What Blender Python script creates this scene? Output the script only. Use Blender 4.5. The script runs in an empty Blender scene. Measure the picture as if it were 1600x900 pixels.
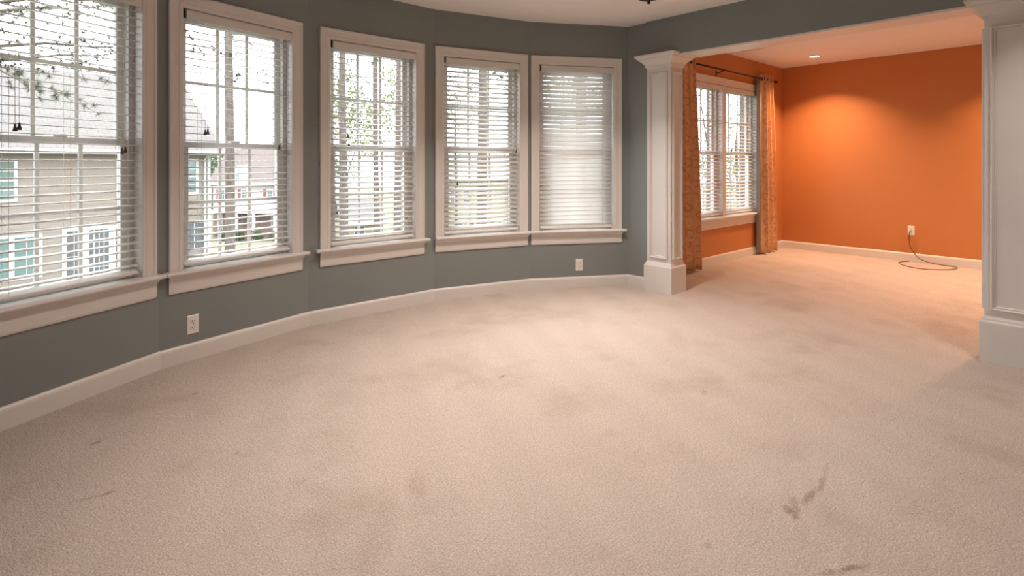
import bpy, math, random
from mathutils import Vector, Matrix

R = math.radians
scene = bpy.context.scene
col = scene.collection

# ------------------------------------------------------------------ camera, sky, exposure
CAM_YAW = 41.975          # degrees the camera is turned from the outward wall normal
EYE = 1.2986
cam_data = bpy.data.cameras.new('camera')
cam_data.sensor_width = 36.0
cam_data.lens = 19.4416
cam_data.shift_y = -0.12241
cam_data.clip_start = 0.02
cam_data.clip_end = 600
cam = bpy.data.objects.new('camera', cam_data)
col.objects.link(cam)
cam.location = (0, 0, EYE)
cam.rotation_euler = (R(90), 0, R(-CAM_YAW))
scene.camera = cam

SKY = 7.2
world = bpy.data.worlds.new('overcast_sky')
scene.world = world
world.use_nodes = True
bg = world.node_tree.nodes['Background']
bg.inputs[0].default_value = (0.93, 0.965, 1.0, 1)
bg.inputs[1].default_value = SKY

scene.view_settings.view_transform = 'Standard'
scene.view_settings.look = 'None'
scene.view_settings.gamma = 1.0
scene.view_settings.use_curve_mapping = False
scene.view_settings.exposure = 0.0
scene.cycles.max_bounces = 10
scene.cycles.diffuse_bounces = 6
scene.cycles.transparent_max_bounces = 16
scene.cycles.sample_clamp_indirect = 6.0

FILL_WARM = (1.0, 0.85, 0.745)
BAY_FILL_W = 20.0
ORANGE_LAMP_W = 34.0
ORANGE_WARM = (1.0, 0.60, 0.37)

# ------------------------------------------------------------------ helpers
CA, SA = math.cos(R(CAM_YAW)), math.sin(R(CAM_YAW))


def cw(X, Y):
    """metres right / ahead of where the photographer stands -> world x, y"""
    return (CA * X + SA * Y, -SA * X + CA * Y)


class MB:
    def __init__(self):
        self.v = []
        self.f = []
        self.uv = None

    def add(self, vs, fs):
        o = len(self.v)
        self.v += [tuple(p) for p in vs]
        self.f += [tuple(i + o for i in q) for q in fs]
        return self

    def hexa(self, p):   # 8 points: bottom ring 0-3 ccw, top ring 4-7
        return self.add(p, [(3, 2, 1, 0), (4, 5, 6, 7), (0, 1, 5, 4), (1, 2, 6, 5), (2, 3, 7, 6), (3, 0, 4, 7)])

    def box(self, x0, x1, y0, y1, z0, z1):
        return self.hexa([(x0, y0, z0), (x1, y0, z0), (x1, y1, z0), (x0, y1, z0),
                          (x0, y0, z1), (x1, y0, z1), (x1, y1, z1), (x0, y1, z1)])

    def cbox(self, x0, x1, y0, y1, z0, z1, b=0.003):   # box with chamfered edges
        xs, ys, zs = (x0, x1), (y0, y1), (z0, z1)
        b = min(b, abs(x1 - x0) * .45, abs(y1 - y0) * .45, abs(z1 - z0) * .45)
        vs, idx = [], {}
        for i in (0, 1):
            for j in (0, 1):
                for k in (0, 1):
                    sx, sy, sz = (1, -1)[i], (1, -1)[j], (1, -1)[k]
                    for a in range(3):
                        p = [xs[i] + sx * b, ys[j] + sy * b, zs[k] + sz * b]
                        p[a] = (xs[i], ys[j], zs[k])[a]
                        idx[(i, j, k, a)] = len(vs)
                        vs.append(p)
        fs = []
        for a in range(3):
            for s in (0, 1):
                o = [q for q in range(3) if q != a]
                ring = []
                for (m, n) in ((0, 0), (1, 0), (1, 1), (0, 1)):
                    t = [0, 0, 0]
                    t[a] = s
                    t[o[0]] = m
                    t[o[1]] = n
                    ring.append(idx[(t[0], t[1], t[2], a)])
                fs.append(ring)
        for a in range(3):
            o = [q for q in range(3) if q != a]
            for m in (0, 1):
                for n in (0, 1):
                    t0, t1 = [0, 0, 0], [0, 0, 0]
                    t0[o[0]] = t1[o[0]] = m
                    t0[o[1]] = t1[o[1]] = n
                    t1[a] = 1
                    fs.append((idx[(*t0, o[0])], idx[(*t1, o[0])], idx[(*t1, o[1])], idx[(*t0, o[1])]))
        for i in (0, 1):
            for j in (0, 1):
                for k in (0, 1):
                    fs.append((idx[(i, j, k, 0)], idx[(i, j, k, 1)], idx[(i, j, k, 2)]))
        return self.add(vs, fs)

    def loft(self, rings, closed=True, caps=True):
        n = len(rings[0])
        vs = [p for r in rings for p in r]
        fs = []
        for i in range(len(rings) - 1):
            for j in range(n if closed else n - 1):
                k = (j + 1) % n
                fs.append((i * n + j, i * n + k, (i + 1) * n + k, (i + 1) * n + j))
        if caps and closed:
            fs.append(tuple(range(n))[::-1])
            fs.append(tuple((len(rings) - 1) * n + j for j in range(n)))
        return self.add(vs, fs)

    def extrude_x(self, prof, x0, x1, m0=0.0, m1=0.0):
        """profile of (y, z) along x; ends mitred: x end moves by m * (-y)"""
        return self.loft([[(x0 + m0 * -y, y, z) for y, z in prof], [(x1 - m1 * -y, y, z) for y, z in prof]])

    def tube(self, pts, rad, seg=8, caps=True):
        pts = [Vector(p) for p in pts]
        rads = rad if isinstance(rad, (list, tuple)) else [rad] * len(pts)
        rings = []
        up = None
        for i, p in enumerate(pts):
            d = (pts[min(i + 1, len(pts) - 1)] - pts[max(i - 1, 0)]).normalized()
            if up is None:
                up = d.orthogonal().normalized()
            up = (up - d * up.dot(d))
            up = up.normalized() if up.length > 1e-6 else d.orthogonal().normalized()
            s = d.cross(up)
            rings.append([tuple(p + (up * math.cos(2 * math.pi * k / seg) + s * math.sin(2 * math.pi * k / seg)) * rads[i])
                          for k in range(seg)])
        return self.loft(rings, True, caps)

    def lathe(self, prof, c=(0, 0, 0), seg=24, axis='z'):
        rings = []
        for r, h in prof:
            ring = []
            for k in range(seg):
                a = 2 * math.pi * k / seg
                p = (r * math.cos(a), r * math.sin(a), h)
                if axis == 'y':
                    p = (p[0], p[2], p[1])
                if axis == 'x':
                    p = (p[2], p[0], p[1])
                ring.append((p[0] + c[0], p[1] + c[1], p[2] + c[2]))
            rings.append(ring)
        return self.loft(rings)

    def mesh(self, name, smooth=False):
        me = bpy.data.meshes.new(name)
        me.from_pydata(self.v, [], self.f)
        if self.uv:
            l = me.uv_layers.new(name='UVMap')
            for lp in me.loops:
                l.data[lp.index].uv = self.uv[lp.vertex_index]
        import bmesh
        bm = bmesh.new()
        bm.from_mesh(me)
        if not self.uv and len(bm.faces) < 60000:
            bmesh.ops.recalc_face_normals(bm, faces=bm.faces)
        bm.to_mesh(me)
        bm.free()
        if smooth:
            for p in me.polygons:
                p.use_smooth = True
        me.update()
        return me

    def build(self, name, mat, parent=None, smooth=False, loc=None, rot=None):
        return place(name, self.mesh(name, smooth), mat, parent, loc, rot)


def place(name, me, mat, parent=None, loc=None, rot=None):
    if mat and not me.materials:
        me.materials.append(mat)
    o = bpy.data.objects.new(name, me)
    col.objects.link(o)
    o.parent = parent
    if loc:
        o.location = loc
    if rot:
        o.rotation_euler = rot
    return o


def empty(name, loc=(0, 0, 0), rz=0.0):
    o = bpy.data.objects.new(name, None)
    o.empty_display_size = 0.1
    col.objects.link(o)
    o.location = loc
    o.rotation_euler = (0, 0, rz)
    return o


def tag(o, label=None, cat=None, group=None, kind=None):
    if label:
        o['label'] = label
    if cat:
        o['category'] = cat
    if group:
        o['group'] = group
    if kind:
        o['kind'] = kind
    return o


def struct(o, label=None):
    o['kind'] = 'structure'
    if label:
        o['label'] = label
    return o


# ------------------------------------------------------------------ materials
def new_mat(name):
    m = bpy.data.materials.new(name)
    m.use_nodes = True
    return m, m.node_tree.nodes, m.node_tree.links, m.node_tree.nodes['Principled BSDF']


def simple(name, c, rough=0.5, var=0.0, vscale=8.0, bump=0.0, bscale=60.0, metallic=0.0, spec=0.5, stretch=None):
    m, N, L, B = new_mat(name)
    B.inputs['Base Color'].default_value = (*c, 1)
    B.inputs['Roughness'].default_value = rough
    B.inputs['Metallic'].default_value = metallic
    B.inputs['Specular IOR Level'].default_value = spec
    if var or bump:
        tc = N.new('ShaderNodeTexCoord')
        mp = N.new('ShaderNodeMapping')
        if stretch:
            mp.inputs['Scale'].default_value = stretch
        L.new(tc.outputs['Object'], mp.inputs['Vector'])
    if var:
        n = N.new('ShaderNodeTexNoise')
        n.inputs['Scale'].default_value = vscale
        n.inputs['Detail'].default_value = 4
        L.new(mp.outputs['Vector'], n.inputs['Vector'])
        r = N.new('ShaderNodeValToRGB')
        r.color_ramp.elements[0].position = .3
        r.color_ramp.elements[1].position = .7
        r.color_ramp.elements[0].color = (*[max(0, x * (1 - var)) for x in c], 1)
        r.color_ramp.elements[1].color = (*[min(1, x * (1 + var)) for x in c], 1)
        L.new(n.outputs['Fac'], r.inputs['Fac'])
        L.new(r.outputs['Color'], B.inputs['Base Color'])
    if bump:
        n2 = N.new('ShaderNodeTexNoise')
        n2.inputs['Scale'].default_value = bscale
        n2.inputs['Detail'].default_value = 3
        L.new(mp.outputs['Vector'], n2.inputs['Vector'])
        b = N.new('ShaderNodeBump')
        b.inputs['Strength'].default_value = bump
        b.inputs['Distance'].default_value = 0.004
        L.new(n2.outputs['Fac'], b.inputs['Height'])
        L.new(b.outputs['Normal'], B.inputs['Normal'])
    return m


M = {}
M['blue'] = simple('blue_grey_paint', (0.222, 0.249, 0.248), 0.55, var=.03, vscale=1.5, bump=.06, bscale=220)
M['orange'] = simple('burnt_orange_paint', (0.52, 0.20, 0.060), 0.5, var=.03, vscale=1.2, bump=.06, bscale=220)
M['ceiling'] = simple('ceiling_paint', (0.82, 0.80, 0.78), 0.8, bump=.05, bscale=160)
M['trim'] = simple('white_trim_paint', (0.70, 0.675, 0.65), 0.35, var=.02, vscale=3)
M['vinyl'] = simple('window_vinyl', (0.72, 0.71, 0.69), 0.4)
M['plate'] = simple('outlet_plastic', (0.78, 0.75, 0.71), 0.3)
M['dark'] = simple('dark_slot', (0.02, 0.015, 0.012), 0.6)
M['bronze'] = simple('dark_bronze', (0.035, 0.022, 0.016), 0.35, metallic=.6)
M['brass'] = simple('aged_brass_tassel', (0.09, 0.065, 0.05), 0.45)
M['cord'] = simple('blind_cord', (0.62, 0.57, 0.52), 0.8)
M['cable'] = simple('brown_cable', (0.06, 0.024, 0.014), 0.45)
M['lock'] = simple('sash_lock_white', (0.75, 0.73, 0.70), 0.4)
M['metal'] = simple('vent_metal', (0.6, 0.55, 0.5), 0.5)
M['house_wall'] = simple('beige_sheathing', (0.205, 0.176, 0.148), .8)
M['siding'] = simple('beige_lap_siding', (0.205, 0.176, 0.148), .7, var=.05, vscale=3, stretch=(.3, 1, 4))
M['house_white'] = simple('white_house_trim', (0.45, 0.45, 0.45), .6)
M['house_glass'] = simple('reflecting_house_glass', (0.10, 0.16, 0.15), .12, spec=.8)
M['house_glass_dark'] = simple('dark_house_glass', (0.09, 0.10, 0.11), .15, spec=.8)
M['lawn'] = simple('lawn', (0.11, 0.112, 0.065), .95, var=.3, vscale=.4)
M['bark'] = simple('pine_bark', (0.10, 0.080, 0.070), .9, var=.35, vscale=9, bump=.8, bscale=14, stretch=(1, 1, .35))
M['twig'] = simple('twig_bark', (0.09, 0.07, 0.055), .9)
M['needle'] = simple('pine_needles', (0.05, 0.062, 0.034), .8, var=.2, vscale=3)
M['white_siding'] = simple('white_far_siding', (0.34, 0.325, 0.315), .7, var=.03)
M['pink_siding'] = simple('brick_pink_siding', (0.19, 0.13, 0.115), .8, var=.15, vscale=2)
M['yellow_siding'] = simple('pale_yellow_siding', (0.27, 0.24, 0.17), .8, var=.04)
M['shutter_red'] = simple('red_shutter', (0.19, 0.055, 0.055), .6)
M['hedge'] = simple('hedge_leaf', (0.10, 0.22, 0.06), .8, var=.3)
M['rod'] = M['bronze']


def roof_mat(name, c):
    m, N, L, B = new_mat(name)
    tc = N.new('ShaderNodeTexCoord')
    br = N.new('ShaderNodeTexBrick')
    br.inputs['Scale'].default_value = 1.0
    br.inputs['Brick Width'].default_value = .33
    br.inputs['Row Height'].default_value = .16
    br.inputs['Mortar Size'].default_value = .012
    br.inputs['Color1'].default_value = (*c, 1)
    br.inputs['Color2'].default_value = (*[x * .86 for x in c], 1)
    br.inputs['Mortar'].default_value = (*[x * .6 for x in c], 1)
    L.new(tc.outputs['UV'], br.inputs['Vector'])
    L.new(br.outputs['Color'], B.inputs['Base Color'])
    B.inputs['Roughness'].default_value = .9
    return m


M['roof'] = roof_mat('asphalt_shingles', (0.165, 0.150, 0.140))
M['roof_pink'] = roof_mat('far_roof_shingles', (0.15, 0.12, 0.11))
M['roof_pale'] = roof_mat('pale_roof_shingles', (0.16, 0.15, 0.15))


def leaf_mat(name, c):
    m, N, L, B = new_mat(name)
    out = N['Material Output']
    d = N.new('ShaderNodeBsdfDiffuse')
    t = N.new('ShaderNodeBsdfTranslucent')
    mx = N.new('ShaderNodeMixShader')
    d.inputs['Color'].default_value = (*c, 1)
    t.inputs['Color'].default_value = (*c, 1)
    mx.inputs[0].default_value = .45
    L.new(d.outputs[0], mx.inputs[1])
    L.new(t.outputs[0], mx.inputs[2])
    L.new(mx.outputs[0], out.inputs['Surface'])
    N.remove(B)
    return m


M['leaf_spring'] = leaf_mat('spring_leaves', (0.17, 0.195, 0.08))
M['leaf_pale'] = leaf_mat('pale_leaves', (0.19, 0.215, 0.13))
M['leaf_green'] = leaf_mat('green_leaves', (0.09, 0.125, 0.07))


def slat_material():
    m, N, L, B = new_mat('blind_slat_white')
    out = N['Material Output']
    B.inputs['Base Color'].default_value = (.90, .90, .90, 1)
    B.inputs['Roughness'].default_value = .4
    t = N.new('ShaderNodeBsdfTranslucent')
    t.inputs['Color'].default_value = (.95, .94, .92, 1)
    mx = N.new('ShaderNodeMixShader')
    mx.inputs[0].default_value = .5
    L.new(B.outputs[0], mx.inputs[1])
    L.new(t.outputs[0], mx.inputs[2])
    L.new(mx.outputs[0], out.inputs['Surface'])
    return m


M['slat'] = slat_material()


def glass_material():
    m, N, L, B = new_mat('window_glass')
    out = N['Material Output']
    tr = N.new('ShaderNodeBsdfTransparent')
    tr.inputs['Color'].default_value = (.97, .98, .98, 1)
    gl = N.new('ShaderNodeBsdfGlossy')
    gl.inputs['Roughness'].default_value = .02
    lw = N.new('ShaderNodeLayerWeight')
    pw = N.new('ShaderNodeMath')
    pw.operation = 'POWER'
    pw.inputs[1].default_value = 4.0
    L.new(lw.outputs['Facing'], pw.inputs[0])
    fr = N.new('ShaderNodeMath')
    fr.operation = 'MULTIPLY_ADD'
    fr.inputs[1].default_value = .55
    fr.inputs[2].default_value = .025
    L.new(pw.outputs[0], fr.inputs[0])
    mx = N.new('ShaderNodeMixShader')
    L.new(fr.outputs[0], mx.inputs[0])
    L.new(tr.outputs[0], mx.inputs[1])
    L.new(gl.outputs[0], mx.inputs[2])
    L.new(mx.outputs[0], out.inputs['Surface'])
    N.remove(B)
    return m


M['glass'] = glass_material()


def lamp_material(name, c, s):
    m, N, L, B = new_mat(name)
    B.inputs['Base Color'].default_value = (*c, 1)
    B.inputs['Emission Color'].default_value = (*c, 1)
    B.inputs['Emission Strength'].default_value = s
    return m


M['lens'] = lamp_material('lit_lamp_lens', (1.0, 0.86, 0.66), 6.0)


def carpet_material():
    m, N, L, B = new_mat('beige_plush_carpet')
    B.inputs['Roughness'].default_value = 1.0
    B.inputs['Specular IOR Level'].default_value = 0.05
    B.inputs['Sheen Weight'].default_value = .15
    B.inputs['Sheen Roughness'].default_value = .6
    tc = N.new('ShaderNodeTexCoord')
    P = tc.outputs['Object']

    def noise(scale, detail=3, rough=.55, vec=P):
        n = N.new('ShaderNodeTexNoise')
        n.inputs['Scale'].default_value = scale
        n.inputs['Detail'].default_value = detail
        n.inputs['Roughness'].default_value = rough
        L.new(vec, n.inputs['Vector'])
        return n.outputs['Fac']

    def math_(op, a, b=None, clamp=False):
        n = N.new('ShaderNodeMath')
        n.operation = op
        n.use_clamp = clamp
        for i, q in enumerate((a, b)):
            if q is None:
                continue
            if isinstance(q, (int, float)):
                n.inputs[i].default_value = q
            else:
                L.new(q, n.inputs[i])
        return n.outputs[0]

    def ramp(x, lo, hi):
        n = N.new('ShaderNodeMapRange')
        n.interpolation_type = 'SMOOTHSTEP'
        n.inputs['From Min'].default_value = lo
        n.inputs['From Max'].default_value = hi
        L.new(x, n.inputs['Value'])
        return n.outputs['Result']

    def mix(a, b, fac, blend='MIX'):
        n = N.new('ShaderNodeMix')
        n.data_type = 'RGBA'
        n.blend_type = blend
        for sock, q in ((n.inputs[0], fac), (n.inputs[6], a), (n.inputs[7], b)):
            if isinstance(q, (tuple, list)):
                sock.default_value = (*q, 1)
            elif isinstance(q, (int, float)):
                sock.default_value = q
            else:
                L.new(q, sock)
        return n.outputs[2]

    # tuft grain
    grain = noise(150, 3, .7)
    grain2 = noise(55, 3, .6)
    patch = noise(1.6, 4, .6)
    # brushed bands left by a vacuum cleaner, each its own lean of the pile
    mp = N.new('ShaderNodeMapping')
    mp.inputs['Rotation'].default_value = (0, 0, R(25))
    L.new(P, mp.inputs['Vector'])
    wv = N.new('ShaderNodeTexWave')
    wv.inputs['Scale'].default_value = .9
    wv.inputs['Distortion'].default_value = 2.2
    wv.inputs['Detail'].default_value = 2
    wv.inputs['Detail Scale'].default_value = .8
    L.new(mp.outputs[0], wv.inputs['Vector'])
    band = wv.outputs['Fac']

    base = mix((.485, .402, .342), (.84, .728, .645), ramp(grain, .32, .66))
    base = mix(base, (.66, .563, .49), ramp(grain2, .45, .85))
    light = mix((.98, .98, .98), (1.01, 1.01, 1.01), ramp(band, .2, .8))
    base = mix(base, light, 1.0, 'MULTIPLY')
    soil = mix((1.04, 1.04, 1.04), (.88, .85, .81), ramp(patch, .48, .74))
    base = mix(base, soil, 1.0, 'MULTIPLY')

    # stains with shapes of their own
    warp = N.new('ShaderNodeVectorMath')
    warp.operation = 'SCALE'
    nz = N.new('ShaderNodeTexNoise')
    nz.inputs['Scale'].default_value = 22
    nz.inputs['Detail'].default_value = 3
    L.new(P, nz.inputs['Vector'])
    sub = N.new('ShaderNodeVectorMath')
    sub.operation = 'SUBTRACT'
    sub.inputs[1].default_value = (.5, .5, .5)
    L.new(nz.outputs['Color'], sub.inputs[0])
    L.new(sub.outputs[0], warp.inputs[0])
    warp.inputs['Scale'].default_value = .03
    addv = N.new('ShaderNodeVectorMath')
    L.new(P, addv.inputs[0])
    L.new(warp.outputs[0], addv.inputs[1])
    WP = addv.outputs[0]

    def blob(x, y, ang, rx, ry, soft=1.0):
        mpp = N.new('ShaderNodeMapping')
        mpp.vector_type = 'TEXTURE'
        mpp.inputs['Location'].default_value = (x, y, 0)
        mpp.inputs['Rotation'].default_value = (0, 0, R(ang))
        mpp.inputs['Scale'].default_value = (rx, ry, 1)
        L.new(WP, mpp.inputs['Vector'])
        ln = N.new('ShaderNodeVectorMath')
        ln.operation = 'LENGTH'
        L.new(mpp.outputs[0], ln.inputs[0])
        return ramp(ln.outputs['Value'], 1.0 + soft * .5, 1.0 - soft * .5)

    stains = [  # x, y, angle, half length, half width, strength
        (2.145, .835, 60, .035, .022, .75), (2.19, .835, 25, .06, .018, .5),
        (2.30, .825, 4, .07, .013, .6), (2.42, .825, 10, .07, .012, .55), (2.55, .85, 12, .09, .010, .25),
        (1.99, .59, -30, .055, .012, .7), (1.93, .62, -30, .04, .012, .5),
        (.281, 3.194, 20, .03, .012, .7), (.270, 2.678, 10, .022, .010, .85), (.21, 2.69, -8, .06, .008, .35),
        (.755, 3.503, 0, .014, .010, .7), (2.204, 2.538, 20, .03, .014, .7), (.737, 2.655, 0, .014, .010, .4),
        (2.9, 1.6, 30, .03, .012, .35), (1.75, .95, 10, .02, .012, .35), (1.2, 1.9, 60, .10, .035, .22),
        (.95, 1.75, 50, .16, .05, .18), (3.6, 2.2, 40, .25, .07, .12), (1.1, 1.3, 20, .12, .05, .15)]
    tot = None
    for (x, y, a, rx, ry, s) in stains:
        v = math_('MULTIPLY', blob(x, y, a, rx, ry, 1.2), s)
        tot = v if tot is None else math_('MAXIMUM', tot, v)
    tot = math_('MULTIPLY', tot, ramp(grain2, .2, .6))
    base = mix(base, (.27, .155, .075), tot)
    L.new(base, B.inputs['Base Color'])

    # fine relief of the pile
    h1 = noise(120, 4, .7)
    h2 = noise(38, 3, .6)
    h3 = noise(9, 3, .5)
    hh = math_('ADD', math_('MULTIPLY', h1, .55), math_('ADD', math_('MULTIPLY', h2, .5), math_('MULTIPLY', h3, .5)))
    bp = N.new('ShaderNodeBump')
    bp.inputs['Strength'].default_value = 1.0
    bp.inputs['Distance'].default_value = .03
    L.new(hh, bp.inputs['Height'])
    L.new(bp.outputs['Normal'], B.inputs['Normal'])
    return m


M['carpet'] = carpet_material()


def curtain_material():
    m, N, L, B = new_mat('ring_patterned_curtain')
    B.inputs['Roughness'].default_value = .55
    B.inputs['Sheen Weight'].default_value = .3
    tc = N.new('ShaderNodeTexCoord')
    base = (.70, .43, .23)

    def rings(offset, scale, r0):
        mp = N.new('ShaderNodeMapping')
        mp.inputs['Location'].default_value = offset
        L.new(tc.outputs['UV'], mp.inputs['Vector'])
        vo = N.new('ShaderNodeTexVoronoi')
        vo.voronoi_dimensions = '2D'
        vo.inputs['Scale'].default_value = scale
        vo.inputs['Randomness'].default_value = .45
        L.new(mp.outputs[0], vo.inputs['Vector'])
        s = N.new('ShaderNodeMath')
        s.operation = 'SUBTRACT'
        s.inputs[1].default_value = r0
        L.new(vo.outputs['Distance'], s.inputs[0])
        a = N.new('ShaderNodeMath')
        a.operation = 'ABSOLUTE'
        L.new(s.outputs[0], a.inputs[0])
        mr = N.new('ShaderNodeMapRange')
        mr.inputs['From Min'].default_value = .07
        mr.inputs['From Max'].default_value = .035
        L.new(a.outputs[0], mr.inputs['Value'])
        return mr.outputs[0]
    r1 = rings((0, 0, 0), 6.5, .30)
    r2 = rings((.37, .21, 0), 5.2, .26)
    m1 = N.new('ShaderNodeMix')
    m1.data_type = 'RGBA'
    m1.inputs[6].default_value = (*base, 1)
    m1.inputs[7].default_value = (.36, .20, .10, 1)
    f1 = N.new('ShaderNodeMath')
    f1.operation = 'MULTIPLY'
    f1.inputs[1].default_value = .5
    L.new(r1, f1.inputs[0])
    L.new(f1.outputs[0], m1.inputs[0])
    m2 = N.new('ShaderNodeMix')
    m2.data_type = 'RGBA'
    m2.inputs[7].default_value = (.80, .56, .34, 1)
    f2 = N.new('ShaderNodeMath')
    f2.operation = 'MULTIPLY'
    f2.inputs[1].default_value = .6
    L.new(r2, f2.inputs[0])
    L.new(f2.outputs[0], m2.inputs[0])
    L.new(m1.outputs[2], m2.inputs[6])
    L.new(m2.outputs[2], B.inputs['Base Color'])
    return m


M['curtain'] = curtain_material()
M['lining'] = simple('curtain_lining', (.30, .27, .24), .7)

# ------------------------------------------------------------------ room shell
CEIL = 2.74
P = [(-0.218, 3.554), (0.677, 4.067), (1.742, 4.358), (2.934, 4.352), (3.921, 4.084), (4.853, 3.542)]
WT = 0.15                     # outer wall thickness
ORX, ORY = 8.743, 3.526       # far corner of the orange room
PX = 4.82                     # face of the partition towards the bay room
PB = 5.075                    # its face towards the orange room
XL, YB = -1.9, -3.0           # unseen left and rear walls

# carpet
fl = MB().box(XL - .2, ORX + .2, YB - .2, 4.7, -.05, 0).build('floor', M['carpet'])
struct(fl, 'beige plush wall-to-wall carpet with worn patches and stains')
ce = MB().box(XL - .2, ORX + .2, YB - .2, 4.9, CEIL, CEIL + .12).build('ceiling', M['ceiling'])
struct(ce, 'smooth off-white ceiling')

OPEN_W = 0.808                # clear width inside the casing
C_W = 0.09                    # casing width
HEAD = 2.306                  # top of the clear opening
STOOL = 0.60                  # top of the inside sill


def wall_with_hole(mb, L, holes, ext0=0.0, ext1=0.0, z1=CEIL, t=WT):
    """local x 0..L, inner face y=0, outer y=t"""
    def piece(x0, x1, za, zb):
        e0 = -ext0 if x0 == 0 else 0
        e1 = ext1 if x1 == L else 0
        mb.hexa([(x0, 0, za), (x1, 0, za), (x1 + e1, t, za), (x0 + e0, t, za),
                 (x0, 0, zb), (x1, 0, zb), (x1 + e1, t, zb), (x0 + e0, t, zb)])
    x = 0
    for (h0, h1, zb, zt) in holes:
        piece(x, h0, 0, z1)
        piece(h0, h1, 0, zb)
        piece(h0, h1, zt, z1)
        x = h1
    piece(x, L, 0, z1)


BASE_PROF = [(0, 0), (-.014, 0), (-.014, .090), (-.011, .102), (-.006, .108), (-.004, .113), (0, .113)]
T75 = math.tan(R(7.5))
# centre of each bay window measured along its wall from the left corner
WIN_C = [0.509, 0.544, 0.582, 0.498, 0.503]
ORD = ['left', 'near_left', 'centre', 'near_right', 'right']
facets = []
for k in range(5):
    a, b = Vector(P[k]), Vector(P[k + 1])
    L_ = (b - a).length
    ang = math.atan2(b.y - a.y, b.x - a.x)
    facets.append((a, L_, ang))
    mb = MB()
    c = WIN_C[k]
    hw = OPEN_W / 2 + .012
    wall_with_hole(mb, L_, [(c - hw, c + hw, STOOL - .03, HEAD + .012)], WT * T75, WT * T75 if k < 4 else 0)
    w = mb.build('wall_bay_' + ORD[k], M['blue'], None, loc=(a.x, a.y, 0), rot=(0, 0, ang))
    struct(w, 'blue grey bay wall facet holding a window')
    bb = MB().extrude_x(BASE_PROF, 0, L_, T75 if k else .2, T75 if k < 4 else .6)
    o = bb.build('baseboard_bay_' + ORD[k], M['trim'], None, loc=(a.x, a.y, 0), rot=(0, 0, ang))
    struct(o, 'white baseboard along the bay wall')

# remaining walls of the bay room (front stub, left, rear)
struct(MB().box(XL, P[0][0], 3.554, 3.704, 0, CEIL).build('wall_front', M['blue']), 'blue grey wall left of the bay')
struct(MB().box(XL - .15, XL, YB - .15, 3.704, 0, CEIL).build('wall_left', M['blue']), 'blue grey left wall')
struct(MB().box(XL, ORX, YB - .15, YB, 0, CEIL).build('wall_rear', M['blue']), 'blue grey rear wall')
struct(MB().extrude_x(BASE_PROF, XL, P[0][0], 0, 0).build('baseboard_front', M['trim'], loc=(0, 3.554, 0)), 'white baseboard')

# partition: stub behind the left column, header, and the wall right of the right column
mb = MB()
mb.box(PX + .03, PB, 3.30, 3.72, 0, CEIL)          # short stub, a little behind the header face
st = mb.build('wall_partition', M['blue'])
struct(st, 'short blue grey wall return between bay and column')
mb = MB().box(PX, PB - .012, YB, 3.30, 2.366, CEIL)
hd = mb.build('wall_header', M['blue'])
struct(hd, 'blue grey header wall over the wide opening')
struct(MB().box(PB - .012, PB, YB, 3.30, 2.366, CEIL).build('wall_header_back', M['orange']), 'orange face of the header wall')
struct(MB().cbox(PX - .002, PB + .002, .30, 3.30, 2.350, 2.3665, .001).build('trim_1', M['trim']), 'white soffit lining under the header')
struct(MB().box(PX, PB, YB, .36, 0, 2.35).build('wall_right', M['blue']), 'blue grey partition beyond the right column')
# baseboard on the stub: local frame turned so that +y points into the wall
bb = MB().extrude_x(BASE_PROF, 0, .25, .6, 0)
struct(bb.build('baseboard_partition', M['trim'], loc=(PX + .03, 3.545, 0), rot=(0, 0, R(-90))), 'white baseboard on the short wall return')

# orange room: window wall, far wall
OW0 = PB
OWL = ORX - OW0
UNIT = 1.044
OWC = 6.893 - OW0             # centre mullion
mb = MB()
OHW = UNIT - C_W + .012
wall_with_hole(mb, OWL, [(OWC - OHW, OWC + OHW, STOOL - .03, HEAD + .012)])
struct(mb.build('wall_orange_window', M['orange'], loc=(OW0, ORY, 0)), 'burnt orange wall with the twin window')
struct(MB().box(ORX, ORX + .15, YB, ORY + .15, 0, CEIL).build('wall_orange_far', M['orange']), 'large burnt orange far wall')
struct(MB().box(PB, PB + .012, YB, .36, 0, 2.35).build('wall_orange_near', M['orange']), 'orange back of the partition')
struct(MB().extrude_x(BASE_PROF, 0, OWL, 0, 1).build('baseboard_orange_window', M['trim'], loc=(OW0, ORY, 0)), 'white baseboard under the twin window')
struct(MB().extrude_x(BASE_PROF, 0, 6.5, 1, 0).build('baseboard_orange_far', M['trim'], loc=(ORX, ORY, 0), rot=(0, 0, R(-90))), 'white baseboard along the far orange wall')

# ------------------------------------------------------------------ windows
CASE_PROF = [(0, 0), (0, -.018), (.004, -.021), (.018, -.021), (.024, -.016), (.060, -.013), (.066, -.0155), (.072, -.012),
             (.086, -.011), (.090, -.008), (.090, 0)]      # (distance from outer edge, y)


def casing_leg(x_out, sgn, z0, z1):
    """vertical casing; x_out = outer edge, sgn +1 inner edge lies at +x; top mitred at 45 degrees"""
    mb = MB()
    mb.loft([[(x_out + sgn * d, y, z0) for d, y in CASE_PROF], [(x_out + sgn * d, y, z1 - d) for d, y in CASE_PROF]])
    return mb


def casing_head(x0, x1, z1):
    mb = MB()
    mb.loft([[(x0 + d, y, z1 - d) for d, y in CASE_PROF], [(x1 - d, y, z1 - d) for d, y in CASE_PROF]])
    return mb


def frame_rect(x0, x1, z0, z1, y0, y1, ws, wt, wb):
    """picture frame: stile width ws, top rail wt, bottom rail wb"""
    mb = MB()
    mb.cbox(x0, x0 + ws, y0, y1, z0, z1, .003)
    mb.cbox(x1 - ws, x1, y0, y1, z0, z1, .003)
    mb.cbox(x0 + ws, x1 - ws, y0, y1, z1 - wt, z1, .003)
    mb.cbox(x0 + ws, x1 - ws, y0, y1, z0, z0 + wb, .003)
    return mb


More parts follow.
